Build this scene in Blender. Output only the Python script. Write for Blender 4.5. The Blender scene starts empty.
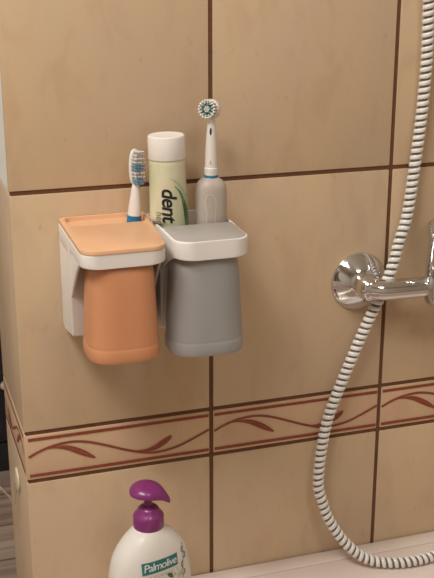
import bpy, bmesh, math, random
from mathutils import Vector, Matrix
from mathutils.bvhtree import BVHTree
random.seed(7)
sc = bpy.context.scene
C = sc.collection
PI = math.pi

# ------------------------------------------------------------------ materials
def srgb(r, g, b):
    f = lambda c: (c/255/12.92) if c/255 <= .04045 else ((c/255+.055)/1.055)**2.4
    return (f(r), f(g), f(b), 1)

def mat(name, col, rough=.45, metal=0.0, spec=.5, noise=None, bump=None, trans=0.0, sss=0.0, coat=0.0, ior=1.45):
    m = bpy.data.materials.new(name); m.use_nodes = True
    nt = m.node_tree; b = nt.nodes['Principled BSDF']
    b.inputs['Base Color'].default_value = col
    b.inputs['Roughness'].default_value = rough
    b.inputs['Metallic'].default_value = metal
    b.inputs['Specular IOR Level'].default_value = spec
    b.inputs['Transmission Weight'].default_value = trans
    b.inputs['IOR'].default_value = ior
    b.inputs['Coat Weight'].default_value = coat
    if sss:
        b.inputs['Subsurface Weight'].default_value = sss
        b.inputs['Subsurface Radius'].default_value = (.004, .003, .002)
        b.inputs['Subsurface Scale'].default_value = 1.0
    tc = nt.nodes.new('ShaderNodeTexCoord')
    if noise:                                       # (scale vector, second colour, amount)
        sv, c2, lo, hi = noise
        mp = nt.nodes.new('ShaderNodeMapping'); mp.inputs['Scale'].default_value = sv
        nz = nt.nodes.new('ShaderNodeTexNoise'); nz.inputs['Scale'].default_value = 1; nz.inputs['Detail'].default_value = 5
        cr = nt.nodes.new('ShaderNodeValToRGB')
        cr.color_ramp.elements[0].position = lo; cr.color_ramp.elements[0].color = col
        cr.color_ramp.elements[1].position = hi; cr.color_ramp.elements[1].color = c2
        nt.links.new(tc.outputs['Object'], mp.inputs['Vector']); nt.links.new(mp.outputs['Vector'], nz.inputs['Vector'])
        nt.links.new(nz.outputs['Fac'], cr.inputs['Fac']); nt.links.new(cr.outputs['Color'], b.inputs['Base Color'])
    if bump:                                        # (scale, strength)
        nz = nt.nodes.new('ShaderNodeTexNoise'); nz.inputs['Scale'].default_value = bump[0]; nz.inputs['Detail'].default_value = 3
        bp = nt.nodes.new('ShaderNodeBump'); bp.inputs['Strength'].default_value = bump[1]; bp.inputs['Distance'].default_value = .002
        nt.links.new(tc.outputs['Object'], nz.inputs['Vector']); nt.links.new(nz.outputs['Fac'], bp.inputs['Height'])
        nt.links.new(bp.outputs['Normal'], b.inputs['Normal'])
    return m

def tile_mat(name, base, warm, dark, speck):
    """beige marbled glaze: broad clouds, thin upright veins and a few rusty specks"""
    m = mat(name, base, .33, spec=.4)
    nt = m.node_tree; b = nt.nodes['Principled BSDF']
    N = nt.nodes.new; L = nt.links.new
    tc = [n for n in nt.nodes if n.type == 'TEX_COORD'][0]
    def nz(scale, detail, dist=0):
        mp = N('ShaderNodeMapping'); mp.inputs['Scale'].default_value = scale
        t = N('ShaderNodeTexNoise'); t.inputs['Scale'].default_value = 1; t.inputs['Detail'].default_value = detail
        t.inputs['Distortion'].default_value = dist
        L(tc.outputs['Object'], mp.inputs['Vector']); L(mp.outputs['Vector'], t.inputs['Vector'])
        return t.outputs['Fac']
    def ramp(f, a, c):
        r = N('ShaderNodeMapRange'); r.inputs['From Min'].default_value = a; r.inputs['From Max'].default_value = c
        L(f, r.inputs['Value']); return r.outputs['Result']
    def mix(f, c1, c2, amt):
        x = N('ShaderNodeMix'); x.data_type = 'RGBA'
        mu = N('ShaderNodeMath'); mu.operation = 'MULTIPLY'; mu.inputs[1].default_value = amt
        L(f, mu.inputs[0]); L(mu.outputs[0], x.inputs[0])
        if isinstance(c1, tuple): x.inputs[6].default_value = c1
        else: L(c1, x.inputs[6])
        x.inputs[7].default_value = c2
        return x.outputs[2]
    c = mix(ramp(nz((14, 14, 6), 4), .4, .68), base, warm, .8)
    c = mix(ramp(nz((38, 38, 17), 4, .8), .52, .74), c, dark, .42)
    c = mix(ramp(nz((120, 120, 70), 2, .5), .66, .80), c, speck, .32)
    L(c, b.inputs['Base Color'])
    return m

M = {}
M['tile'] = tile_mat('glazed_beige_tile', srgb(202, 176, 147), srgb(208, 180, 142), srgb(190, 156, 126), srgb(166, 124, 96))
M['border'] = tile_mat('glazed_border_tile', srgb(209, 175, 145), srgb(209, 178, 140), srgb(196, 152, 122), srgb(180, 130, 100))
M['red'] = mat('terracotta_glaze', srgb(138, 66, 48), .4, noise=((300, 300, 300), srgb(146, 76, 56), .4, .6))
M['grout'] = mat('brown_grout', srgb(112, 74, 48), .85, noise=((200, 200, 200), srgb(101, 66, 44), .35, .65), bump=(900, .3))
M['plaster'] = mat('white_plaster', srgb(224, 220, 212), .8, bump=(120, .15))
M['ceiling'] = mat('ceiling_paint', srgb(232, 228, 220), .8, bump=(60, .1))
M['roomwall'] = mat('pale_room_wall', srgb(208, 198, 184), .6, noise=((4, 4, 4), srgb(200, 190, 175), .4, .6))
M['bath'] = mat('bath_acrylic', srgb(232, 217, 206), .16, noise=((6, 6, 6), srgb(229, 214, 203), .4, .6), coat=.3)
M['seal'] = mat('sealing_strip', srgb(224, 209, 198), .3, noise=((20, 20, 20), srgb(220, 205, 194), .4, .6))
M['chrome'] = mat('chrome', (.74, .74, .75, 1), .06, 1.0, bump=(20, .02))
M['peachlid'] = mat('peach_plastic_lit', srgb(226, 178, 138), .42, noise=((15, 15, 15), srgb(223, 174, 133), .4, .6), bump=(2500, .06))  # lid paler than the cup: overhead light put into its colour
M['orange'] = mat('peach_plastic_shaded', srgb(210, 146, 104), .38, noise=((15, 15, 15), srgb(207, 142, 100), .4, .6), bump=(2500, .06))  # cup darker than the lid: dim light on its front put into the colour
M['white'] = mat('white_plastic', srgb(236, 230, 223), .35, noise=((15, 15, 15), srgb(233, 227, 219), .4, .6))
M['grey'] = mat('grey_plastic', srgb(158, 155, 152), .40, noise=((15, 15, 15), srgb(154, 151, 148), .4, .6), bump=(2500, .06))
M['greylid'] = mat('light_grey_plastic', srgb(172, 166, 160), .45, noise=((15, 15, 15), srgb(168, 162, 156), .4, .6), bump=(1500, .1))
M['cap'] = mat('cap_plastic', srgb(232, 226, 217), .4, noise=((15, 15, 15), srgb(229, 222, 213), .4, .6))
M['ink'] = mat('black_print', srgb(30, 32, 36), .45, noise=((300, 300, 300), srgb(36, 38, 42), .4, .6))
M['greyink'] = mat('grey_print', srgb(112, 112, 98), .5, noise=((300, 300, 300), srgb(120, 118, 104), .4, .6))
M['palegreyink'] = mat('pale_grey_print', srgb(165, 160, 158), .5, noise=((300, 300, 300), srgb(158, 154, 152), .4, .6))
M['leafgreen'] = mat('dark_green_print', srgb(62, 100, 58), .45, noise=((90, 90, 60), srgb(112, 142, 96), .42, .62))
M['palegreen'] = mat('pale_green_print', srgb(168, 190, 142), .45, noise=((90, 90, 60), srgb(184, 200, 160), .42, .62))
M['blue'] = mat('blue_plastic', srgb(38, 112, 150), .4, noise=((60, 60, 60), srgb(44, 120, 158), .4, .6))
M['brushwhite'] = mat('brush_white', srgb(226, 220, 212), .35, noise=((40, 40, 40), srgb(222, 215, 206), .4, .6))
M['bristle'] = mat('pale_bristle', srgb(206, 202, 196), .6, noise=((400, 400, 400), srgb(186, 184, 180), .4, .6))
M['bluebristle'] = mat('blue_bristle', srgb(70, 128, 165), .6, noise=((400, 400, 400), srgb(90, 145, 178), .4, .6))
M['teal'] = mat('green_bristle', srgb(40, 120, 108), .6, noise=((400, 400, 400), srgb(60, 140, 124), .4, .6))
M['handlegrey'] = mat('handle_grey', srgb(182, 170, 158), .42, noise=((40, 40, 40), srgb(176, 164, 152), .4, .6))
M['rubber'] = mat('pale_rubber', srgb(196, 186, 172), .55, noise=((40, 40, 40), srgb(192, 182, 168), .4, .6))
M['bottle'] = mat('bottle_white', srgb(228, 222, 214), .22, noise=((20, 20, 20), srgb(225, 219, 210), .4, .6), coat=.3)
M['purple'] = mat('purple_plastic', srgb(132, 46, 112), .30, noise=((60, 60, 60), srgb(125, 42, 106), .4, .6), coat=.2, spec=.6)
M['petrol'] = mat('teal_label_print', srgb(40, 112, 110), .35, noise=((80, 80, 80), srgb(46, 122, 118), .4, .6))
M['letter'] = mat('white_print', srgb(226, 230, 226), .4, noise=((80, 80, 80), srgb(220, 225, 221), .4, .6))
M['tubein'] = mat('hose_core', srgb(140, 131, 120), .3, noise=((120, 120, 120), srgb(124, 114, 104), .4, .6), trans=.5)
M['band'] = mat('hose_band', srgb(244, 240, 233), .25, noise=((120, 120, 120), srgb(240, 235, 227), .4, .6), coat=.3, trans=.1)
M['navy'] = mat('dark_cabinet', srgb(40, 38, 46), .45, noise=((3, 30, 30), srgb(46, 43, 50), .4, .6))
M['plinth'] = mat('plinth_grey', srgb(168, 150, 142), .5, noise=((5, 30, 30), srgb(160, 143, 136), .4, .6))
M['cream'] = mat('cream_plastic', srgb(214, 202, 174), .35, noise=((30, 30, 30), srgb(208, 196, 168), .4, .6))

def tube_mat():
    """pale green laminate, creamier towards the side the print leaves blank, with soft darker green clouds"""
    m = mat('toothpaste_laminate', srgb(214, 208, 178), .34, noise=((55, 55, 24), srgb(196, 200, 162), .42, .66))
    return m
M['tube'] = tube_mat()

def wood_mat():
    m = mat('grey_laminate', srgb(166, 138, 118), .45)
    nt = m.node_tree; b = nt.nodes['Principled BSDF']; N = nt.nodes.new; L = nt.links.new
    tc = [n for n in nt.nodes if n.type == 'TEX_COORD'][0]
    mp = N('ShaderNodeMapping'); mp.inputs['Scale'].default_value = (1.2, 34, 1)
    nz = N('ShaderNodeTexNoise'); nz.inputs['Scale'].default_value = 1; nz.inputs['Detail'].default_value = 6
    cr = N('ShaderNodeValToRGB')
    cr.color_ramp.elements[0].position = .36; cr.color_ramp.elements[0].color = srgb(150, 124, 108)
    cr.color_ramp.elements[1].position = .62; cr.color_ramp.elements[1].color = srgb(206, 182, 162)
    L(tc.outputs['Object'], mp.inputs['Vector']); L(mp.outputs['Vector'], nz.inputs['Vector']); L(nz.outputs['Fac'], cr.inputs['Fac'])
    br = N('ShaderNodeTexBrick'); br.inputs['Scale'].default_value = 1
    br.inputs['Brick Width'].default_value = 1.2; br.inputs['Row Height'].default_value = .14; br.inputs['Mortar Size'].default_value = .003
    br.inputs['Color1'].default_value = (1, 1, 1, 1); br.inputs['Color2'].default_value = (.85, .85, .85, 1); br.inputs['Mortar'].default_value = (.45, .4, .38, 1)
    L(tc.outputs['Object'], br.inputs['Vector'])
    mx = N('ShaderNodeMix'); mx.data_type = 'RGBA'; mx.blend_type = 'MULTIPLY'; mx.inputs[0].default_value = 1
    L(cr.outputs['Color'], mx.inputs[6]); L(br.outputs['Color'], mx.inputs[7]); L(mx.outputs[2], b.inputs['Base Color'])
    return m
M['wood'] = wood_mat()

# ------------------------------------------------------------------ mesh helpers
def obj(name, bm, mats, parent=None, smooth=True, bevel=None, angle=40):
    bm.normal_update()
    me = bpy.data.meshes.new(name)
    bm.to_mesh(me); bm.free()
    for m in (mats if isinstance(mats, (list, tuple)) else [mats]): me.materials.append(m)
    if smooth:
        for p in me.polygons: p.use_smooth = True
        try: me.set_sharp_from_angle(angle=math.radians(angle))
        except Exception: pass
    o = bpy.data.objects.new(name, me); C.objects.link(o)
    if parent: o.parent = parent
    if bevel:
        md = o.modifiers.new('edge', 'BEVEL'); md.width = bevel; md.segments = 3; md.limit_method = 'ANGLE'; md.angle_limit = math.radians(35)
        md.harden_normals = False
    return o

def tag(o, label, cat, group=None):
    o['label'] = label; o['category'] = cat
    if group: o['group'] = group
    return o

def thing(name, label, cat, loc=(0, 0, 0), rz=0, group=None):
    o = bpy.data.objects.new(name, None); C.objects.link(o)
    o.location = loc; o.rotation_euler = (0, 0, rz); o.empty_display_size = .02
    return tag(o, label, cat, group)

def struct(name, bm, mats, **k):
    o = obj(name, bm, mats, **k); o['kind'] = 'structure'; return o

def box(bm, lo, hi, mi=0, bev=0):
    r = bmesh.ops.create_cube(bm, size=1)
    vs = r['verts']
    for v in vs:
        v.co = Vector([lo[i] + (v.co[i]+.5)*(hi[i]-lo[i]) for i in range(3)])
    fs = list({f for v in vs for f in v.link_faces})
    for f in fs: f.material_index = mi
    if bev:
        es = list({e for v in vs for e in v.link_edges})
        r = bmesh.ops.bevel(bm, geom=es, offset=bev, segments=2, profile=.6, affect='EDGES')
        for f in r['faces']: f.material_index = mi

def loft(bm, rings, cap0=True, cap1=True, mi=0, closed=True):
    R = [[bm.verts.new(p) for p in r] for r in rings]
    n = len(R[0])
    for a, b in zip(R, R[1:]):
        for i in range(n if closed else n-1):
            j = (i+1) % n
            f = bm.faces.new((a[i], a[j], b[j], b[i])); f.material_index = mi
    if cap0: bm.faces.new(R[0][::-1]).material_index = mi
    if cap1: bm.faces.new(R[-1]).material_index = mi
    return R

def lathe(bm, prof, seg=48, c=(0, 0, 0), ax=None, mi=0, sy=1.0):
    """prof: (r, h) along the axis; ax: rotation matrix taking z to the axis"""
    ax = ax or Matrix.Identity(3)
    rings = []
    for r, h in prof:
        rings.append([Vector(c) + ax @ Vector((max(r, 1e-5)*math.cos(2*PI*i/seg), sy*max(r, 1e-5)*math.sin(2*PI*i/seg), h)) for i in range(seg)])
    loft(bm, rings, True, True, mi)
    return bm

def axis_to(v):
    return Vector((0, 0, 1)).rotation_difference(Vector(v).normalized()).to_matrix()

def catmull(P, n=10):
    P = [Vector(p) for p in P]
    Q = [P[0]*2-P[1]] + P + [P[-1]*2-P[-2]]
    out = []
    for i in range(1, len(Q)-2):
        a, b, c, d = Q[i-1:i+3]
        for k in range(n):
            t = k/n
            out.append(.5*((2*b)+(c-a)*t+(2*a-5*b+4*c-d)*t*t+(3*b-3*c+d-a)*t**3))
    out.append(P[-1]); return out

def frames(path):
    T = []
    for i in range(len(path)):
        a = path[max(i-1, 0)]; b = path[min(i+1, len(path)-1)]
        T.append((b-a).normalized())
    n = T[0].orthogonal().normalized(); F = []
    for i, t in enumerate(T):
        if i: n = (n - t*n.dot(t)).normalized()
        F.append((n, t.cross(n)))
    return T, F

def tube(bm, path, rad, seg=16, mi=0, caps=True):
    path = [Vector(p) for p in path]
    T, F = frames(path)
    rings = []
    for i, p in enumerate(path):
        r = rad if not callable(rad) else rad(i/(len(path)-1))
        n, b = F[i]
        rings.append([p + r*(math.cos(2*PI*k/seg)*n + math.sin(2*PI*k/seg)*b) for k in range(seg)])
    loft(bm, rings, caps, caps, mi)

def superring(cx, cy, z, a, b, e=4.0, n=64, rot=0):
    out = []
    for i in range(n):
        t = 2*PI*i/n; c, s = math.cos(t), math.sin(t)
        x = a*math.copysign(abs(c)**(2/e), c); y = b*math.copysign(abs(s)**(2/e), s)
        out.append((cx + x*math.cos(rot)-y*math.sin(rot), cy + x*math.sin(rot)+y*math.cos(rot), z))
    return out

def round_poly(P, rad, n=7):
    """2-D polygon with each corner rounded"""
    out = []; m = len(P)
    for i in range(m):
        r = rad[i] if isinstance(rad, (list, tuple)) else rad
        p = Vector(P[i]); a = (Vector(P[i-1])-p); b = (Vector(P[(i+1) % m])-p)
        if r <= 0: out.append(p); continue
        an = a.normalized(); bn = b.normalized()
        ang = an.angle(bn); d = r/math.tan(ang/2)
        c = p + (an+bn).normalized()*(r/math.sin(ang/2))
        s = p+an*d-c; e = p+bn*d-c
        a0 = math.atan2(s.y, s.x); a1 = math.atan2(e.y, e.x)
        da = (a1-a0+PI) % (2*PI)-PI
        for k in range(n+1):
            t = a0+da*k/n; out.append(c+Vector((math.cos(t), math.sin(t)))*r)
    return out

def plate_with_hole(bm, outer, inner, z, up=True):
    vo = [bm.verts.new((p[0], p[1], z)) for p in outer]; vi = [bm.verts.new((p[0], p[1], z)) for p in inner]
    es = [bm.edges.new((l[i], l[(i+1) % len(l)])) for l in (vo, vi) for i in range(len(l))]
    r = bmesh.ops.triangle_fill(bm, use_beauty=True, edges=es)
    for g in r['geom']:
        if isinstance(g, bmesh.types.BMFace):
            g.normal_update()
            if (g.normal.z > 0) != up: g.normal_flip()
    return vo, vi

def text_bm(body, size, shear=0, bold=0, spacing=1.0):
    cu = bpy.data.curves.new('lettering', 'FONT'); cu.body = body; cu.size = size; cu.shear = shear; cu.offset = bold
    cu.space_character = spacing; cu.resolution_u = 3
    o = bpy.data.objects.new('lettering', cu); C.objects.link(o)
    bpy.context.view_layer.update()
    dg = bpy.context.evaluated_depsgraph_get()
    me = bpy.data.meshes.new_from_object(o.evaluated_get(dg))
    bm = bmesh.new(); bm.from_mesh(me)
    bpy.data.objects.remove(o); bpy.data.curves.remove(cu); bpy.data.meshes.remove(me)
    for v in bm.verts: v.co.z = 0
    bmesh.ops.remove_doubles(bm, verts=bm.verts, dist=1e-7)
    return bm

def fine(bm, l=.0015):
    bmesh.ops.triangulate(bm, faces=bm.faces)
    for _ in range(7):
        es = [e for e in bm.edges if e.calc_length() > l]
        if not es: break
        bmesh.ops.subdivide_edges(bm, edges=es, cuts=1)
        bmesh.ops.triangulate(bm, faces=[f for f in bm.faces if len(f.verts) > 3])

def ribbon(pts, wid):
    """flat strip in the xy plane along a 2-D line"""
    bm = bmesh.new(); P = [Vector((p[0], p[1])) for p in pts]; a = []; b = []
    for i, p in enumerate(P):
        t = (P[min(i+1, len(P)-1)]-P[max(i-1, 0)]).normalized(); n = Vector((-t.y, t.x))
        w = wid(i/(len(P)-1)) if callable(wid) else wid
        a.append(bm.verts.new((*(p+n*w/2), 0))); b.append(bm.verts.new((*(p-n*w/2), 0)))
    for i in range(len(P)-1): bm.faces.new((a[i], b[i], b[i+1], a[i+1]))
    return bm

def surface(bm):
    bmesh.ops.recalc_face_normals(bm, faces=bm.faces); bm.normal_update()
    return BVHTree.FromBMesh(bm)

def drape(bm, bvh, fn, direction, off, back):
    """lays the flat print in bm onto a surface: fn maps (x, y) to the start point of a ray"""
    dead = []
    for v in bm.verts:
        p = Vector(fn(v.co.x, v.co.y))
        h, n, i, d = bvh.ray_cast(p - Vector(direction)*back, Vector(direction))
        if h is None: dead.append(v); continue
        if n.dot(Vector(direction)) > 0: n = -n
        v.co = h + n*off
    if dead: bmesh.ops.delete(bm, geom=dead, context='VERTS')
    d = Vector(direction)
    for f in bm.faces:
        f.normal_update()
        if f.normal.dot(d) > 0: f.normal_flip()
    return bm

def merge(dst, src, mi=0, mtx=None):
    me = bpy.data.meshes.new('tmp'); 
    for f in src.faces: f.material_index = mi
    if mtx: bmesh.ops.transform(src, matrix=mtx, verts=src.verts)
    src.to_mesh(me); src.free()
    dst.from_mesh(me); bpy.data.meshes.remove(me)

# ------------------------------------------------------------------ setting
G = .0021                     # half joint
ZB0, ZB1, ZT = -.25, -.3043, -.4522      # border top, border bottom, bath rim
ROWS = [(-.554, ZB1), (ZB1, ZB0), (ZB0, 0), (0, .25), (.25, .5), (.5, .75), (.75, 1.0), (1.0, 1.25), (1.25, 1.5)]

def motif(bm, o, ux, nrm, w, mi):
    """terracotta stripes, vine and two leaves on one border tile; o = top left corner, ux = unit along, nrm = outwards"""
    H = ZB0-ZB1
    ux = Vector(ux); nrm = Vector(nrm); o = Vector(o)
    mtx = lambda r: [setattr(v, 'co', o + ux*v.co.x + Vector((0, 0, v.co.y)) + nrm*lift[0]) for v in r.verts]
    lift = [.0004]
    def put(r):
        lift[0] += .00004; mtx(r)
        for f in r.faces:
            f.normal_update()
            if f.normal.dot(nrm) < 0: f.normal_flip()
        merge(bm, r, mi)
    g = G+.0012
    for v, t in ((.0068, .0030), (.0475, .0030)):
        put(ribbon([(g + (w-2*g)*i/6, -v) for i in range(7)], t*1.15))
    V = [(.015, .48), (.06, .40), (.12, .325), (.18, .285), (.25, .275), (.33, .33), (.42, .45), (.52, .60), (.62, .72), (.70, .755), (.80, .705), (.88, .60), (.95, .49), (.985, .43)]
    c = [(p.x*w, -p.y*H) for p in catmull([(u, v, 0) for u, v in V], 6)]
    put(ribbon(c, lambda t: .0027))
    for Lf in ([(.10, .345), (.16, .345), (.22, .39), (.28, .50), (.325, .60), (.36, .68)], [(.55, .645), (.62, .68), (.68, .655), (.73, .565), (.76, .49), (.775, .44)]):
        c = [(p.x*w, -p.y*H) for p in catmull([(u, v, 0) for u, v in Lf], 6)]
        put(ribbon(c, lambda t: .0015 + .0050*max(0, math.sin(PI*min(1, max(0, (t-.12)/.93))))**1.3))

bm = bmesh.new()              # tiled partition wall: backing, tiles, border
TX = [-.2, 0, .2, .4, .6, .8, 1.0, 1.2, 1.4]
box(bm, (-.1985, .0012, -.70), (1.4, .02, 1.5), 1)
box(bm, (-.192, .02, -1.0), (1.4, .158, 1.5), 4)
for x0, x1 in zip(TX, TX[1:]):
    for z0, z1 in ROWS:
        xl = x0 + (G if x0 > -.19 else -.0004)
        box(bm, (xl, 0, z0+G), (x1-G, .006, z1-G), 2 if (z0, z1) == (ZB1, ZB0) else 0, .0015)
    motif(bm, (x0, 0, ZB0), (1, 0, 0), (0, -1, 0), .2, 3)
struct('wall_back', bm, [M['tile'], M['grout'], M['border'], M['red'], M['plaster']], angle=50)

bm = bmesh.new()              # end face of the partition: tiled up to the first joint, plaster above
YS = [(.0065, .165)]
box(bm, (-.1988, .0065, -1.0), (-.190, .163, 0), 1)
for z0, z1 in [(-1.0, -.804), (-.804, -.554), (-.554, ZB1), (ZB1, ZB0), (ZB0, 0)]:
    box(bm, (-.2, .0068, z0+.0006), (-.195, .165, z1-.0006), 2 if (z0, z1) == (ZB1, ZB0) else 0, .0009)
motif(bm, (-.2, .0068, ZB0), (0, 1, 0), (-1, 0, 0), .158, 3)
box(bm, (-.1992, .0062, .0006), (-.190, .165, 1.5), 4)
struct('wall_left', bm, [M['tile'], M['grout'], M['border'], M['red'], M['plaster']], angle=50)

bm = bmesh.new(); box(bm, (-1.7, -2.2, -1.06), (1.5, 1.8, -1.0)); struct('floor', bm, M['wood'], smooth=False)
bm = bmesh.new(); box(bm, (-1.7, -2.2, 1.5), (1.5, 1.8, 1.56)); struct('ceiling', bm, M['ceiling'], smooth=False)
bm = bmesh.new(); box(bm, (1.4, -2.2, -1.0), (1.5, 1.8, 1.5)); struct('wall_right', bm, M['roomwall'], smooth=False)
bm = bmesh.new(); box(bm, (-1.7, -2.3, -1.0), (1.5, -2.2, 1.5)); struct('wall_front', bm, M['roomwall'], smooth=False)
bm = bmesh.new(); box(bm, (-1.7, 1.7, -1.0), (1.5, 1.8, 1.5)); struct('wall_far', bm, M['plaster'], smooth=False)
bm = bmesh.new(); box(bm, (-1.8, -2.3, -1.0), (-1.7, 1.8, 1.5)); struct('wall_side', bm, M['plaster'], smooth=False)

# sealing strip between tiles and bath rim
bm = bmesh.new()
loft(bm, [[(x, -.0016, ZT+.0004), (x, -.0016, ZT+.0012), (x, -.0024, ZT+.0018), (x, -.019, ZT+.0016), (x, -.0215, ZT+.0012), (x, -.0222, ZT+.0004)] for x in (-.19, .3, .8, 1.39)])
bmesh.ops.recalc_face_normals(bm, faces=bm.faces)
struct('trim_1', bm, M['seal'], angle=60)

# bathtub
t = thing('bathtub', 'off-white bathtub rim running along the foot of the tiled wall', 'bathtub', (.6, -.36, -1.0))
bm = bmesh.new()
def brect(hx, hy, z, r, c=(0, 0)):
    P = round_poly([(-hx, -hy), (hx, -hy), (hx, hy), (-hx, hy)], r, 6)
    return [(p.x+c[0], p.y+c[1], z) for p in P]
zt = ZT+1.0
rings = [brect(.787, .357, zt-.04, .02), brect(.789, .3585, zt-.006, .02), brect(.787, .357, zt-.0012, .02), brect(.783, .353, zt, .02),
         brect(.715, .262, zt-.0005, .09, (0, -.022)), brect(.708, .255, zt-.004, .09, (0, -.022)), brect(.702, .249, zt-.014, .09, (0, -.022)), brect(.66, .225, zt-.2, .1, (0, -.022)),
         brect(.60, .20, zt-.36, .12, (0, -.022)), brect(.55, .16, zt-.40, .12, (0, -.022))]
loft(bm, rings, cap0=False)
obj('tub_shell', bm, M['bath'], t, angle=50)
bm = bmesh.new(); box(bm, (-.78, -.35, 0), (.78, -.335, zt-.03)); box(bm, (-.78, -.335, 0), (-.765, .35, zt-.03)); box(bm, (.765, -.335, 0), (.78, .35, zt-.03))
obj('tub_apron', bm, M['bath'], t, smooth=False)

# ------------------------------------------------------------------ the two wall holders
def holder_body(xl, xr, yf, ztop, slot_f, rc, zplate, thick, cheek):
    """white bracket seen as an upside-down L: back box, arm that reaches forward with rounded front corners, open slot at the back"""
    bm = bmesh.new()
    zu = ztop-thick                                   # underside of the arm
    zs = ztop-thick+.0018                                   # floor of the slot
    Y0, Y1, AH = -.0570, -.0680, .010
    ys = [-.0004, -.0010, -.0018, -.003, -.0045, -.008, -.0105, -.014, -.02, -.036, -.0545, -.0555, -.0563, -.0568, Y0]
    ys += [Y0+(Y1-Y0)*(1-math.cos(PI/2*k/10)) for k in range(1, 10)] + [Y1]
    yb = yf+rc
    ys += [Y1+(yb-Y1)*k/4 for k in range(1, 5)]
    ys += [yb-rc*math.sin(PI/2*k/10) for k in range(1, 10)] + [yf]
    def zb(y):
        if y > Y0:
            z = lerp(zplate, zplate+.0085, max(0, (-y-.010)/.047)) + .0040*max(0, 1+y/.010)**2
            return z+.0022*max(0, (-.0545-y)/.0025)**2
        if y > Y1:
            f = (Y0-y)/(Y0-Y1)
            return zu-AH+AH*math.sqrt(max(0, 1-(1-f)**2))
        return zu
    def lim(y):
        a = xl(y); b = xr(y)
        if y < yb:
            d = rc - math.sqrt(max(0, rc*rc-(yb-y)**2)); a += d; b -= d
        return a, b
    ys = sorted(set(ys+[slot_f-.0001]), reverse=True)
    rings = []
    for y in ys:
        a, b = lim(y)
        tz = zs if (-.0031 > y and y > slot_f) else ztop
        z0 = zb(y)
        rings.append((y, a, b, z0, tz))
    # split the rings where the top jumps between rim and slot floor
    out = []
    for i, r in enumerate(rings):
        out.append(r)
        if i+1 < len(rings) and rings[i+1][4] != r[4]:
            if r[4] > rings[i+1][4]: out.append((r[0]-.0001,)+r[1:4]+(rings[i+1][4],))
            else:
                n = rings[i+1]; out.append((n[0]+.0001,)+n[1:4]+(r[4],))
    R = []
    for y, a, b, z0, z1 in out:
        r = min(.0016, (z1-z0)*.3)
        P = round_poly([(a, z0), (b, z0), (b, z1), (a, z1)], r, 3)
        R.append([(p.x, y, p.y) for p in P])
    loft(bm, R)
    for s in (0, 1):                                  # slot side walls
        ring = []
        for y in (-.0008, slot_f*.5, slot_f-.006):
            a, b = lim(y)
            x0, x1 = (a-.0001, a+.0022) if s == 0 else (b-.0022, b+.0001)
            P = round_poly([(x0, zs-.006), (x1, zs-.006), (x1, ztop), (x0, ztop)], .0007, 2)
            ring.append([(p.x, y, p.y) for p in P])
        loft(bm, ring)
    for sd in (0, 1):                                 # cheeks that sweep from the back box to the front corner
        ring = []
        for k in range(17):
            q = k/16; y = lerp(-.0562, -.1060, q)
            z = zu+.0004-cheek*(1-q)**1.25
            a, b = lim(y)
            x0, x1 = (a+.0002, a+.0026) if sd == 0 else (b-.0026, b-.0002)
            P = round_poly([(x0, z), (x1, z), (x1, zu+.004), (x0, zu+.004)], .0009, 3)
            ring.append([(p.x, y, p.y) for p in P])
        loft(bm, ring)
    bmesh.ops.recalc_face_normals(bm, faces=bm.faces)
    return bm

lerp = lambda a, b, t: a+(b-a)*t
# --- peach lidded holder
OYF = -.1235
oxl = lambda y: lerp(-.1548, -.1565, y/OYF); oxr = lambda y: lerp(-.0700, -.0795, y/OYF)
t = thing('toothbrush_holder', 'white wall-mounted toothbrush holder with a peach lid and tray, left of the grey one', 'toothbrush holder', (0, 0, 0), group='holders on the tiled wall')
obj('bracket', holder_body(oxl, oxr, OYF+.0006, -.0315, -.043, .0145, -.1370, .0128, .046), M['white'], t, angle=50)
bm = bmesh.new()
outer = round_poly([(oxl(OYF), OYF), (oxr(OYF), OYF), (-.0697, -.0006), (-.1551, -.0006)], [.0150, .0150, .006, .006], 8)
def inset(P, d):
    c = sum(P, Vector((0, 0)))/len(P)
    return [p + (c-p).normalized()*d*1.25 for p in P]
tray = round_poly([(-.1502, -.0370), (-.0768, -.0370), (-.0738, -.0036), (-.1502, -.0036)], .008, 6)
zl, zlo = -.0274, -.0316
vo, vi = plate_with_hole(bm, inset(outer, .0010), inset(tray, -.0007), zl)
def skirt(bm, ring_v, levels):
    prev = ring_v
    for P, z in levels:
        cur = [bm.verts.new((p[0], p[1], z)) for p in P]
        for i in range(len(cur)):
            j = (i+1) % len(cur); bm.faces.new((prev[i], prev[j], cur[j], cur[i]))
        prev = cur
    return prev
e = skirt(bm, vo, [(inset(outer, .0003), zl-.0003), (outer, zl-.0010), (outer, zlo+.0006), (inset(outer, .0005), zlo)])
bm.faces.new(e)
e = skirt(bm, vi, [(inset(tray, -.0002), zl-.0002), (tray, zl-.0007), (inset(tray, .0004), -.0380), (inset(tray, .0016), -.0393), (inset(tray, .003), -.0396)])
bm.faces.new(e)
for v in bm.verts: v.co.z += .0016*max(0, 1+v.co.y/.10)
bmesh.ops.recalc_face_normals(bm, faces=bm.faces)
obj('lid_tray', bm, M['peachlid'], t, angle=38)
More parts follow.
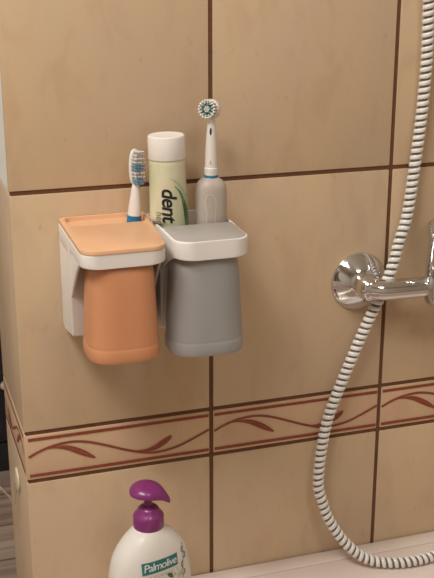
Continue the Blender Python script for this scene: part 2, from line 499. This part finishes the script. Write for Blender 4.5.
# --- grey lidded holder
GYF = -.1172
gxl = lambda y: lerp(-.0685, -.0695, y/GYF); gxr = lambda y: lerp(.0050, .0022, y/GYF)
t = thing('toothbrush_holder', 'white wall-mounted toothbrush holder with a grey top, right of the peach one', 'toothbrush holder', (0, 0, 0), group='holders on the tiled wall')
GZ = -.0290
obj('bracket', holder_body(gxl, gxr, GYF, GZ, -.0585, .0175, -.1385, .0172, .024), M['white'], t, angle=50)
bm = bmesh.new()
gp = round_poly([(gxl(GYF)+.0018, GYF+.0020), (gxr(GYF)-.0018, GYF+.0020), (gxr(-.06)-.0022, -.0585), (gxl(-.06)+.0022, -.0585)], [.0160, .0160, .003, .003], 8)
vt = [bm.verts.new((p.x, p.y, GZ+.0009)) for p in inset(gp, .0006)]; bm.faces.new(vt)
e = skirt(bm, vt, [(gp, GZ+.0004), (gp, GZ-.0002)]); bm.faces.new(e)
bmesh.ops.recalc_face_normals(bm, faces=bm.faces)
obj('top_panel', bm, M['greylid'], t, angle=38)

def cup(name, label, cx, cy, a, b, ztop, zbot, m, e, tp):
    bm = bmesh.new()
    H = ztop-zbot; R = []
    prof = [(0.0, .70), (.001, .76), (.003, .82), (.007, .872), (.012, .894), (.017, .904)]
    for k in range(1, 9): prof.append((.017+(H-.0325)*k/8, .904+.076*k/8))
    prof += [(H-.0142, .984), (H-.0132, .979), (H-.0120, .990), (H-.0108, 1.0), (H-.005, 1.004), (H-.0015, 1.0), (H, .985), (H, .955), (H-.003, .945), (.02, .85), (.006, .80)]
    for h, s in prof:
        if h < .7*H and .85 < s < .985: s -= tp*(1-h/(.7*H))
        R.append(superring(cx, cy, ztop-h, a*s, b*s, e, 96))
    loft(bm, R); bmesh.ops.recalc_face_normals(bm, faces=bm.faces)
    o = obj(name, bm, m, angle=60)
    return tag(o, label, 'cup', 'upside-down cups under the holders')
cup('rinse_cup', 'peach plastic cup hanging upside down under the peach-lidded holder', -.1172, -.0925, .0338, .0318, -.0448, -.1340, M['orange'], 3.1, 0)
cup('rinse_cup', 'grey plastic cup hanging upside down under the grey-topped holder', -.0356, -.0876, .0362, .0297, -.0467, -.1398, M['grey'], 2.8, .022)

# ------------------------------------------------------------------ toothpaste tube
t = thing('toothpaste_tube', 'pale green toothpaste tube standing on its end, white cap up, in the grey-topped holder', 'toothpaste tube', (-.0540, -.0375, -.0410))
t.rotation_euler = (0, math.radians(-1.2), 0)
ZC = .0728                                              # cap base above the foot
bm = bmesh.new(); R = []
for k in range(25):
    s = k/24; z = .0003+s*(ZC+.0018)
    a = lerp(.0192, .0172, min(1, s*1.2)); b = lerp(.0130, .0172, min(1, s*1.35)**.8)
    if k == 24: a, b = .0160, .0160
    f = max(0, min(1, (.0165-z)/.006)); f = f*f*(3-2*f)
    R.append(superring(.0030*f, 0, z, a-.0036*f, b, 2.0, 64))
loft(bm, R); bvh = surface(bm)
obj('tube_body', bm, M['tube'], t, angle=60)
bm = bmesh.new()
lathe(bm, [(.0150, ZC+.0016), (.0175, ZC+.0012), (.0178, ZC+.002), (.0176, ZC+.0212), (.0172, ZC+.0226), (.0162, ZC+.0233), (.0150, ZC+.0231), (0, ZC+.0229)], 64)
obj('cap', bm, M['cap'], t, angle=35)
# print: reads downwards; text x -> down, text y -> right of the tube as seen
yaw = math.radians(-6)
right = Vector((math.cos(yaw), math.sin(yaw), 0)); into = Vector((-math.sin(yaw), math.cos(yaw), 0))
def tubeprint(r, mats, name, ox, oz, down=True, off=.0003):
    fine(r, .0016)
    fn = (lambda x, y: right*(ox+y)+Vector((0, 0, oz-x))) if down else (lambda x, y: right*(ox+x)+Vector((0, 0, oz+y)))
    drape(r, bvh, fn, into, off, .05)
    return obj(name, r, mats, t, smooth=True)
r = text_bm('dent', .0195, shear=.22, bold=.00040, spacing=.92)
tubeprint(r, M['ink'], 'brand_lettering', -.0082, .0490)
r = text_bm('herb', .0086, shear=.15)
tubeprint(r, M['greyink'], 'variety_lettering', -.0138, .0258)
c = catmull([(.0028, .053, 0), (.0078, .047, 0), (.0112, .038, 0), (.0138, .026, 0), (.0150, .014, 0), (.0153, .002, 0)], 8)
r = ribbon([(p.x, p.y) for p in c], lambda s: .0004+.0042*math.sin(PI*min(1, s*.62))**1.4)
tubeprint(r, M['leafgreen'], 'leaf_print', .0008, -.003, False, .0004)
c = catmull([(-.001, .058, 0), (.0072, .052, 0), (.0128, .042, 0), (.0152, .030, 0), (.0160, .016, 0), (.0162, .004, 0)], 8)
r = ribbon([(p.x, p.y) for p in c], lambda s: .0004+.0032*math.sin(PI*min(1, s*.62))**1.2)
tubeprint(r, M['palegreen'], 'pale_leaf_print', 0, 0, False, .0003)

# ------------------------------------------------------------------ electric toothbrush in the grey holder
t = thing('electric_toothbrush', 'grey-handled electric toothbrush with a round white head in the grey-topped holder', 'electric toothbrush', (-.0140, -.0430, -.0411))
t.rotation_euler = (0, math.radians(.4), 0)
HB = .0460                                               # shoulder
bm = bmesh.new(); R = []
for z, a, b in [(.0003, .0140, .0125), (.002, .0146, .0132), (.02, .0148, .0136), (.036, .0147, .0136), (HB-.006, .0146, .0135), (HB-.001, .0141, .0130), (HB+.0025, .0128, .0120), (HB+.0050, .0108, .0104), (HB+.0068, .0085, .0085), (HB+.0078, .0068, .0068), (HB+.0084, .0060, .0060)]:
    R.append(superring(0, 0, z, a, b, 2.6, 48))
loft(bm, R); hb = surface(bm)
obj('handle', bm, M['handlegrey'], t, angle=60)
d = Vector((.22, .97, 0)).normalized(); rr = Vector((d.y, -d.x, 0))
bm = bmesh.new()
gp_ = [Vector((p.x, p.y)) for p in catmull([(-.0060, .006, 0), (-.0052, .022, 0), (-.0068, .033, 0), (-.0040, .0395, 0), (.0010, .0385, 0), (.0036, .031, 0), (.0030, .018, 0), (.0036, .006, 0)], 6)]
r = ribbon(gp_, .0014); fine(r, .0015); drape(r, hb, lambda x, y: rr*x+Vector((0, 0, y)), d, .0004, .05); merge(bm, r)
obj('grip_inlay', bm, M['rubber'], t)
zn = HB+.0084
bm = bmesh.new(); lathe(bm, [(.0057, zn-.0006), (.0068, zn-.0003), (.0069, zn+.0018), (.0064, zn+.0024)], 32); obj('colour_ring', bm, M['blue'], t)
bm = bmesh.new()
lathe(bm, [(.0058, zn+.0020), (.0066, zn+.0022), (.0067, zn+.0085), (.0064, zn+.0090), (.0061, zn+.0094), (.0058, zn+.02), (.0050, zn+.036), (.0040, zn+.048), (.0036, zn+.056), (.0034, zn+.0615), (.0020, zn+.0630)], 32)
nb = surface(bm)
obj('neck', bm, M['brushwhite'], t, angle=30)
bm = bmesh.new()
for pts, wd, mk, m in (([(0, zn+.0405), (.0001, zn+.0425), (.0003, zn+.0455), (.0004, zn+.0475)], lambda s: .0006+.0013*math.sin(PI*s), 'neck_slot', 'ink'), ([(.0000, zn+.013), (.0001, zn+.0165)], lambda s: .0008, 'neck_mark', 'palegreyink')):
    r = ribbon(pts, wd); fine(r, .001)
    obj(mk, drape(r, nb, lambda x, y: rr*(x-.0012)+Vector((0, 0, y)), d, .0003, .05), M[m], t)
hd = Vector((-.70, -.70, .14)).normalized(); A = axis_to(hd); hc = Vector((-.0008, .001, zn+.0640))
bm = bmesh.new()
lathe(bm, [(.0055, -.0052), (.0085, -.0046), (.0094, -.003), (.0095, .0005), (.0090, .0018), (.0082, .0022), (0, .0022)], 40, hc, A); obj('head', bm, M['brushwhite'], t, angle=40)
bm = bmesh.new()
def tufts(bm, pts, A, c, l, r, mi):
    for x, y in pts: lathe(bm, [(r*.85, 0), (r, l*.5), (r*1.12, l*.92), (r*.7, l)], 8, c + A @ Vector((x, y, .0018)), A, mi)
ring = lambda n, r, ph=0: [(r*math.cos(2*PI*(i+ph)/n), r*math.sin(2*PI*(i+ph)/n)) for i in range(n)]
tufts(bm, ring(18, .0080), A, hc, .0068, .00105, 0)
tufts(bm, ring(12, .0060, .3), A, hc, .0064, .0009, 1)
tufts(bm, ring(6, .0041, .5), A, hc, .0064, .00115, 2)
tufts(bm, ring(6, .0022, .25)+[(0, 0)], A, hc, .0064, .0010, 1)
o = obj('bristles', bm, [M['brushwhite'], M['bristle'], M['teal']], t); o['kind'] = 'stuff'

# ------------------------------------------------------------------ spare brush head in the peach tray
t = thing('spare_brush_head', 'small white spare brush head with blue base and blue bristles standing in the peach tray', 'toothbrush', (-.0868, -.0262, -.0372))
t.rotation_euler = (0, math.radians(4.2), 0)
bm = bmesh.new(); lathe(bm, [(.0066, .0002), (.0073, .0008), (.0073, .0030), (.0070, .0040), (.0070, .0142), (.0066, .0146)], 40); obj('base_ring', bm, M['blue'], t, angle=35)
bm = bmesh.new()
lathe(bm, [(.0060, .0140), (.0065, .0144), (.0064, .017), (.0058, .024), (.0048, .032), (.0041, .039), (.0034, .044), (.0027, .046), (.0024, .049), (.0022, .054), (.0016, .056)], 40); obj('neck', bm, M['brushwhite'], t, angle=40)
hd = Vector((.34, -.92, .10)).normalized()
zx = Vector((0, 0, 1)); sx = zx.cross(hd).normalized(); sz = hd.cross(sx).normalized()
A = Matrix((sx, sz, hd)).transposed()
hc = Vector((-.0010, .002, .0605))
bm = bmesh.new(); R = []
for h, s in [(-.0030, .55), (-.0028, .80), (-.0018, .97), (-.0004, 1.0), (.0008, .97), (.0012, .92)]:
    R.append([hc + A @ Vector((p[0], p[1], h)) for p in superring(0, 0, 0, .0062*s, .0175*s, 2.5, 40)])
loft(bm, R); bmesh.ops.recalc_face_normals(bm, faces=bm.faces)
obj('head_plate', bm, M['brushwhite'], t, angle=50)
bm = bmesh.new()
for j in range(10):
    y = -.0150+.0300*j/9
    hw = .0048*math.sqrt(max(0, 1-(abs(y)/.0175)**2.6))
    n = 4 if hw > .0040 else 3 if hw > .0026 else 2
    for i in range(n):
        x = -hw+2*hw*i/(n-1)
        l = .0085 if j in (0, 1, 9) else .0070
        tufts(bm, [(x, y)], A, hc, l+(.0008 if (i+j) % 2 else 0), .00085, 1 if j in (0, 1, 4, 5) else 0)
o = obj('bristles', bm, [M['bristle'], M['bluebristle']], t); o['kind'] = 'stuff'

# ------------------------------------------------------------------ liquid soap bottle
BX, BY = -.0950, -.0915
t = thing('soap_bottle', 'white liquid soap bottle with purple pump standing on the bath rim', 'soap bottle', (BX, BY, ZT), math.radians(16))
bm = bmesh.new(); R = []
for z, a, b in [(.0005, .0400, .0215), (.003, .0430, .0240), (.012, .0445, .0258), (.045, .0450, .0262), (.072, .0445, .0262), (.0865, .0430, .0258), (.0965, .0408, .0250), (.1045, .0378, .0240), (.1115, .0335, .0226), (.1175, .0285, .0210), (.122, .0238, .0193), (.1255, .0195, .0175), (.1280, .0168, .0160), (.1300, .0152, .0150), (.1315, .0138, .0138), (.1340, .0130, .0130)]:
    R.append(superring(0, 0, z, a, b, 2.35 if z < .106 else 2.0+.35*max(0, (.1315-z)/.0255), 72))
loft(bm, R); bb = surface(bm)
obj('bottle_body', bm, M['bottle'], t, angle=60)
def print_on(r, m, name, ox, oz, off=.0003, l=.002):
    fine(r, l); drape(r, bb, lambda x, y: (ox+x, -.1, oz+y), (0, 1, 0), off, .0); return obj(name, r, m, t)
LZ = .0920                                                # foot of the brand banner
LX = -.0215
r = bmesh.new()
vs = [r.verts.new(p) for p in ((0, 0, 0), (.0400, 0, 0), (.0400, .0125, 0), (0, .0125, 0))]; r.faces.new(vs)
print_on(r, M['petrol'], 'brand_banner', LX, LZ, .00025)
r = text_bm('Palmolive', .0112, shear=.12, bold=.00008, spacing=.86)
w = max(v.co.x for v in r.verts)
for v in r.verts: v.co.x *= .0372/w
print_on(r, M['letter'], 'brand_lettering', LX+.0014, LZ+.0030, .00055, .0015)
r = text_bm('NATURALS', .0040, spacing=1.25)
w = max(v.co.x for v in r.verts)
for v in r.verts: v.co.x *= .0310/w
print_on(r, M['palegreyink'], 'range_lettering', LX+.0020, LZ-.0055, .0004, .0015)
def leafp(x0, y0, ang, ln, wd):
    c, s = math.cos(ang), math.sin(ang)
    return ribbon([(x0+c*ln*k/8, y0+s*ln*k/8+.12*ln*math.sin(PI*k/8)) for k in range(9)], lambda q: .0003+wd*math.sin(PI*min(1, q+.02)))
LD = Vector((-.002, .012))
bm = bmesh.new()
for k, (x0, y0, an, ln, wd, mi) in enumerate([(.014, .068, 2.4, .010, .0042, 0), (.016, .069, 1.2, .009, .0036, 1), (.012, .064, 3.4, .010, .0040, 0), (.020, .066, .5, .010, .0036, 1), (.016, .062, -1.4, .010, .0042, 0), (.018, .071, 1.9, .007, .0030, 2)]):
    r = leafp(x0, y0, an, ln, wd); fine(r, .0018); drape(r, bb, lambda x, y: (x+LD.x, -.1, y+LD.y), (0, 1, 0), .0003+.0001*k, 0); merge(bm, r, mi)
obj('plant_print', bm, [M['leafgreen'], M['palegreen'], M['letter']], t)
bm = bmesh.new()
cu = [[(.0275, .062), (.0268, .070), (.0278, .079), (.0290, .088), (.0300, .097)], [(.0272, .073), (.0255, .0765), (.0262, .0795), (.0280, .080)], [(.0285, .084), (.0310, .083), (.0318, .0865), (.0298, .0885)],
      [(.0292, .0895), (.0272, .0905), (.0275, .0935), (.0296, .0935)], [(.0270, .066), (.0292, .066), (.0298, .0695), (.0280, .071)]]
for k, q in enumerate(cu):
    c = catmull([(x, y, 0) for x, y in q], 6)
    r = ribbon([(p.x, p.y) for p in c], .0007 if k == 0 else .0013); fine(r, .0018); drape(r, bb, lambda x, y: (x+LD.x, -.1, y+LD.y), (0, 1, 0), .0003, 0); merge(bm, r)
obj('twig_print', bm, M['greyink'], t)
# pump
p = bpy.data.objects.new('pump', None); C.objects.link(p); p.parent = t; p.location = (0, 0, .1295); p.empty_display_size = .01
bm = bmesh.new()
lathe(bm, [(.0128, .0010), (.0150, .0006), (.0153, .0014), (.0153, .0120), (.0148, .0136), (.0132, .0155), (.0116, .0175), (.0110, .0185), (.0104, .0200), (.0088, .0218), (.0066, .0232), (.0054, .0240), (.0030, .0243)], 48)
obj('collar', bm, M['purple'], p, angle=30)
bm = bmesh.new()
lathe(bm, [(.0045, .0238), (.0042, .0262), (.0038, .0290), (.0046, .0310), (.0052, .0345)], 32); obj('stem', bm, M['purple'], p)
bm = bmesh.new(); R = []
for u, w, zlo_, zhi in [(-.0182, .0010, .0385, .0392), (-.0176, .0056, .0372, .0412), (-.0160, .0096, .0362, .0432), (-.0130, .0130, .0354, .0452), (-.0088, .0156, .0348, .0470), (-.0030, .0168, .0343, .0478), (.0030, .0162, .0338, .0475), (.0080, .0140, .0330, .0462), (.0118, .0110, .0320, .0440), (.0148, .0080, .0306, .0412), (.0174, .0056, .0290, .0378), (.0196, .0040, .0274, .0344), (.0212, .0029, .0264, .0318), (.0218, .0018, .0270, .0304)]:
    zc = zlo_+(zhi-zlo_)*.30; ring_ = []
    for k in range(28):
        a = 2*PI*k/28; s = math.sin(a)
        ring_.append((u, w*math.cos(a), zc + (zhi-zc if s > 0 else zc-zlo_)*math.copysign(abs(s)**(1.0 if s > 0 else .8), s)))
    R.append(ring_)
loft(bm, R); bmesh.ops.recalc_face_normals(bm, faces=bm.faces)
bmesh.ops.rotate(bm, cent=(0, 0, 0), matrix=Matrix.Rotation(math.radians(-16-20), 3, 'Z'), verts=bm.verts)
obj('nozzle', bm, M['purple'], p, angle=70)

# ------------------------------------------------------------------ bath mixer
FX, FZ = .1670, -.1220
t = thing('bath_mixer_tap', 'chrome bath mixer tap on the tiled wall', 'tap', (FX, 0, FZ))
W2 = Matrix.Rotation(PI/2, 3, 'X')                        # z -> -y
bm = bmesh.new()
lathe(bm, [(.0312, -.0002), (.0320, .0006), (.0320, .0022), (.0312, .0034), (.0278, .0064), (.0230, .0108), (.0180, .0148), (.0150, .0168), (.0130, .0174)], 64, (0, 0, 0), W2); obj('flange', bm, M['chrome'], t, angle=50)
bm = bmesh.new()
lathe(bm, [(.0120, .0160), (.0136, .0168), (.0138, .0200), (.0136, .0290), (.0122, .0345), (.0090, .0385), (.0040, .0400)], 48, (0, 0, 0), W2); obj('union', bm, M['chrome'], t, angle=50)
bm = bmesh.new()
tube(bm, catmull([(.000, -.0310, 0), (.012, -.0358, -.0009), (.035, -.0375, -.0010), (.075, -.0380, -.0012)], 8), .0112, 32); obj('arm', bm, M['chrome'], t, angle=60)
bm = bmesh.new()
cx, cy, cz = .0812, -.0440, 0
prof = [(.0150, -.0215), (.0190, -.0200), (.0215, -.0160), (.0225, -.008), (.0225, .006), (.0222, .020), (.0215, .030), (.0205, .040), (.0200, .050), (.0205, .054), (.0215, .056), (.0215, .068), (.0200, .070), (.008, .0715)]
lathe(bm, prof, 64, (cx, cy, cz)); obj('valve_body', bm, M['chrome'], t, angle=40)
bm = bmesh.new()
lathe(bm, [(.006, 0.0005), (.0145, .0008), (.0145, .012), (.012, .014), (.004, .0142)], 40, (cx, cy, cz+.0715)); 
tube(bm, catmull([(cx, cy-.004, cz+.080), (cx+.01, cy-.03, cz+.088), (cx+.02, cy-.075, cz+.10)], 8), lambda s: .007-.0025*s, 20); obj('lever', bm, M['chrome'], t, angle=40)
bm = bmesh.new()
tube(bm, catmull([(cx+.019, cy+.004, -.0018), (cx+.045, -.0365, -.0018), (cx+.0635, -.034, -.0012), (cx+.0635, -.018, 0)], 8), .0112, 32); obj('arm', bm, M['chrome'], t, angle=60)
bm = bmesh.new(); lathe(bm, [(.0300, -.0002), (.0308, .0006), (.0308, .0022), (.0300, .0034), (.0225, .0105), (.0150, .0165), (.0130, .0172)], 64, (.15, 0, 0), W2); obj('flange', bm, M['chrome'], t, angle=50)

# ------------------------------------------------------------------ shower hose
HP = [(.2236, -.014, .1997), (.2262, -.012, .1709), (.2283, -.01, .1364), (.2293, -.009, .1083), (.2277, -.0085, .0583), (.2235, -.009, .0114), (.2165, -.0105, -.0488), (.2074, -.0139, -.0752), (.1968, -.0186, -.1062), (.1893, -.0188, -.1257), (.1811, -.0186, -.1437), (.1663, -.0143, -.1821), (.1436, -.012, -.2408), (.1316, -.012, -.2743), (.1242, -.014, -.3102), (.1203, -.017, -.3403), (.1204, -.019, -.3581), (.1232, -.021, -.3689), (.1286, -.025, -.3886), (.1384, -.031, -.4077), (.1492, -.037, -.4229), (.1640, -.0435, -.4365),
      (.18, -.0490, -.4435), (.2, -.0557, -.4452), (.2193, -.0590, -.4452), (.2418, -.0586, -.4448), (.2586, -.0564, -.4425), (.30, -.053, -.428), (.34, -.050, -.395)]
path0 = catmull(HP, 16)
L = [0]
for a, b in zip(path0, path0[1:]): L.append(L[-1]+(b-a).length)
def sample(path, L, n):
    out = []; j = 0
    for k in range(n+1):
        s = L[-1]*k/n
        while j < len(L)-2 and L[j+1] < s: j += 1
        out.append(path[j].lerp(path[j+1], (s-L[j])/max(1e-9, L[j+1]-L[j])))
    return out
t = thing('shower_hose', 'white ribbed shower hose looping behind the chrome tap and over the bath rim', 'shower hose', (.2158, -.011, -.03))
def loc(bm):
    bmesh.ops.translate(bm, vec=-Vector(t.location), verts=bm.verts); return bm
path = sample(path0, L, 300)
bm = bmesh.new(); tube(bm, path, .0048, 16); obj('inner_tube', loc(bm), M['tubein'], t)
PITCH, HW, RO, RI = .0070, .0023, .0064, .0044
turns = L[-1]/PITCH; SEG = 22
N = int(turns*SEG); path = sample(path0, L, N); T, F = frames(path)
rings = []
for k in range(N+1):
    a = 2*PI*k/SEG; n, b = F[k]; rd = math.cos(a)*n+math.sin(a)*b; p = path[k]; tt = T[k]
    rings.append([p+rd*RI-tt*HW, p+rd*(RO-.0007)-tt*HW, p+rd*RO-tt*(HW-.0009), p+rd*RO+tt*(HW-.0009), p+rd*(RO-.0007)+tt*HW, p+rd*RI+tt*HW])
bm = bmesh.new(); loft(bm, rings); bmesh.ops.recalc_face_normals(bm, faces=bm.faces)
obj('spiral_band', loc(bm), M['band'], t, angle=60)

# ------------------------------------------------------------------ things beyond the corner
t = thing('paper_roll_holder', 'cream round wall rosette with thin wire arm on the narrow end of the wall', 'paper holder', (-.2, .0770, -.3400))
XM = Matrix.Rotation(-PI/2, 3, 'Y')
bm = bmesh.new(); lathe(bm, [(.0128, .0002), (.0140, .0006), (.0140, .0014), (.0130, .0026), (.009, .0032), (.003, .0034)], 40, (0, 0, 0), XM); obj('rosette', bm, M['cream'], t)
bm = bmesh.new(); tube(bm, catmull([(-.0030, .002, -.004), (-.0034, .003, -.014), (-.0042, .003, -.0305), (-.0113, .003, -.0203), (-.0174, .003, -.0118), (-.0205, .003, -.0075)], 8), .0013, 10); obj('wire_arm', bm, M['chrome'], t)

t = thing('dark_cabinet', 'dark floor cabinet on a pale plinth beyond the end of the wall', 'cabinet', (-.15, 1.29, -1.0))
bm = bmesh.new(); box(bm, (-.42, .02, .0425), (.34, .40, .95), 0, .003); obj('carcass', bm, M['navy'], t)
bm = bmesh.new(); box(bm, (-.42, .004, 0.0005), (.34, .40, .042), 0, .002); obj('plinth', bm, M['plinth'], t)
bm = bmesh.new(); box(bm, (-.415, 0, .119), (.335, .0195, .945), 0, .003); d_ = obj('door', bm, M['navy'], t)
bm = bmesh.new(); lathe(bm, [(.004, 0), (.004, .010), (.009, .014), (.009, .020), (.004, .022)], 20, (.0655, 0, .267), W2); obj('knob', bm, M['cream'], d_)
bm = bmesh.new(); box(bm, (-.415, 0, .046), (.335, .0195, .115), 0, .003); obj('drawer', bm, M['navy'], t)

# ------------------------------------------------------------------ light
def area(name, loc, to, size, power, col):
    l = bpy.data.lights.new(name, 'AREA'); l.shape = 'DISK'; l.size = size; l.energy = power; l.color = col
    o = bpy.data.objects.new(name, l); C.objects.link(o); o.location = loc
    o.rotation_euler = (Vector(to)-Vector(loc)).to_track_quat('-Z', 'Y').to_euler()
    return o
area('ceiling_or_fill_lamp', (-.95, -.45, 1.44), (-.45, -.3, 0), .55, 17.5, (1, .968, .925))
area('ceiling_or_fill_lamp', (-.80, -1.00, 1.44), (-.35, -.4, 0), .55, 17.5, (1, .968, .925))
area('ceiling_or_fill_lamp', (.10, -1.60, 1.44), (.1, -.6, 0), .50, 7.5, (1, .968, .925))  # fill light added to lift the lower right wall and the bath
area('ceiling_or_fill_lamp', (-1.0, 1.0, 1.44), (-1.0, 1.0, 0), .35, 2, (1, .93, .85))
w = bpy.data.worlds.new('room_air'); sc.world = w; w.use_nodes = True
w.node_tree.nodes['Background'].inputs['Color'].default_value = (1, .93, .85, 1)
w.node_tree.nodes['Background'].inputs['Strength'].default_value = .2

# ------------------------------------------------------------------ camera
cd = bpy.data.cameras.new('camera'); cam = bpy.data.objects.new('camera', cd); C.objects.link(cam)
cd.sensor_fit = 'VERTICAL'; cd.sensor_height = 36; cd.lens = 1062.715*36/578; cd.clip_start = .01
cam.location = (-.319685, -.992790, .227336)
cam.rotation_euler = (1.2541529, .00039775, -.3174463)
sc.camera = cam
sc.view_settings.view_transform = 'Standard'; sc.view_settings.look = 'None'
sc.view_settings.gamma = 1; sc.view_settings.use_curve_mapping = False
sc.view_settings.exposure = 0.0
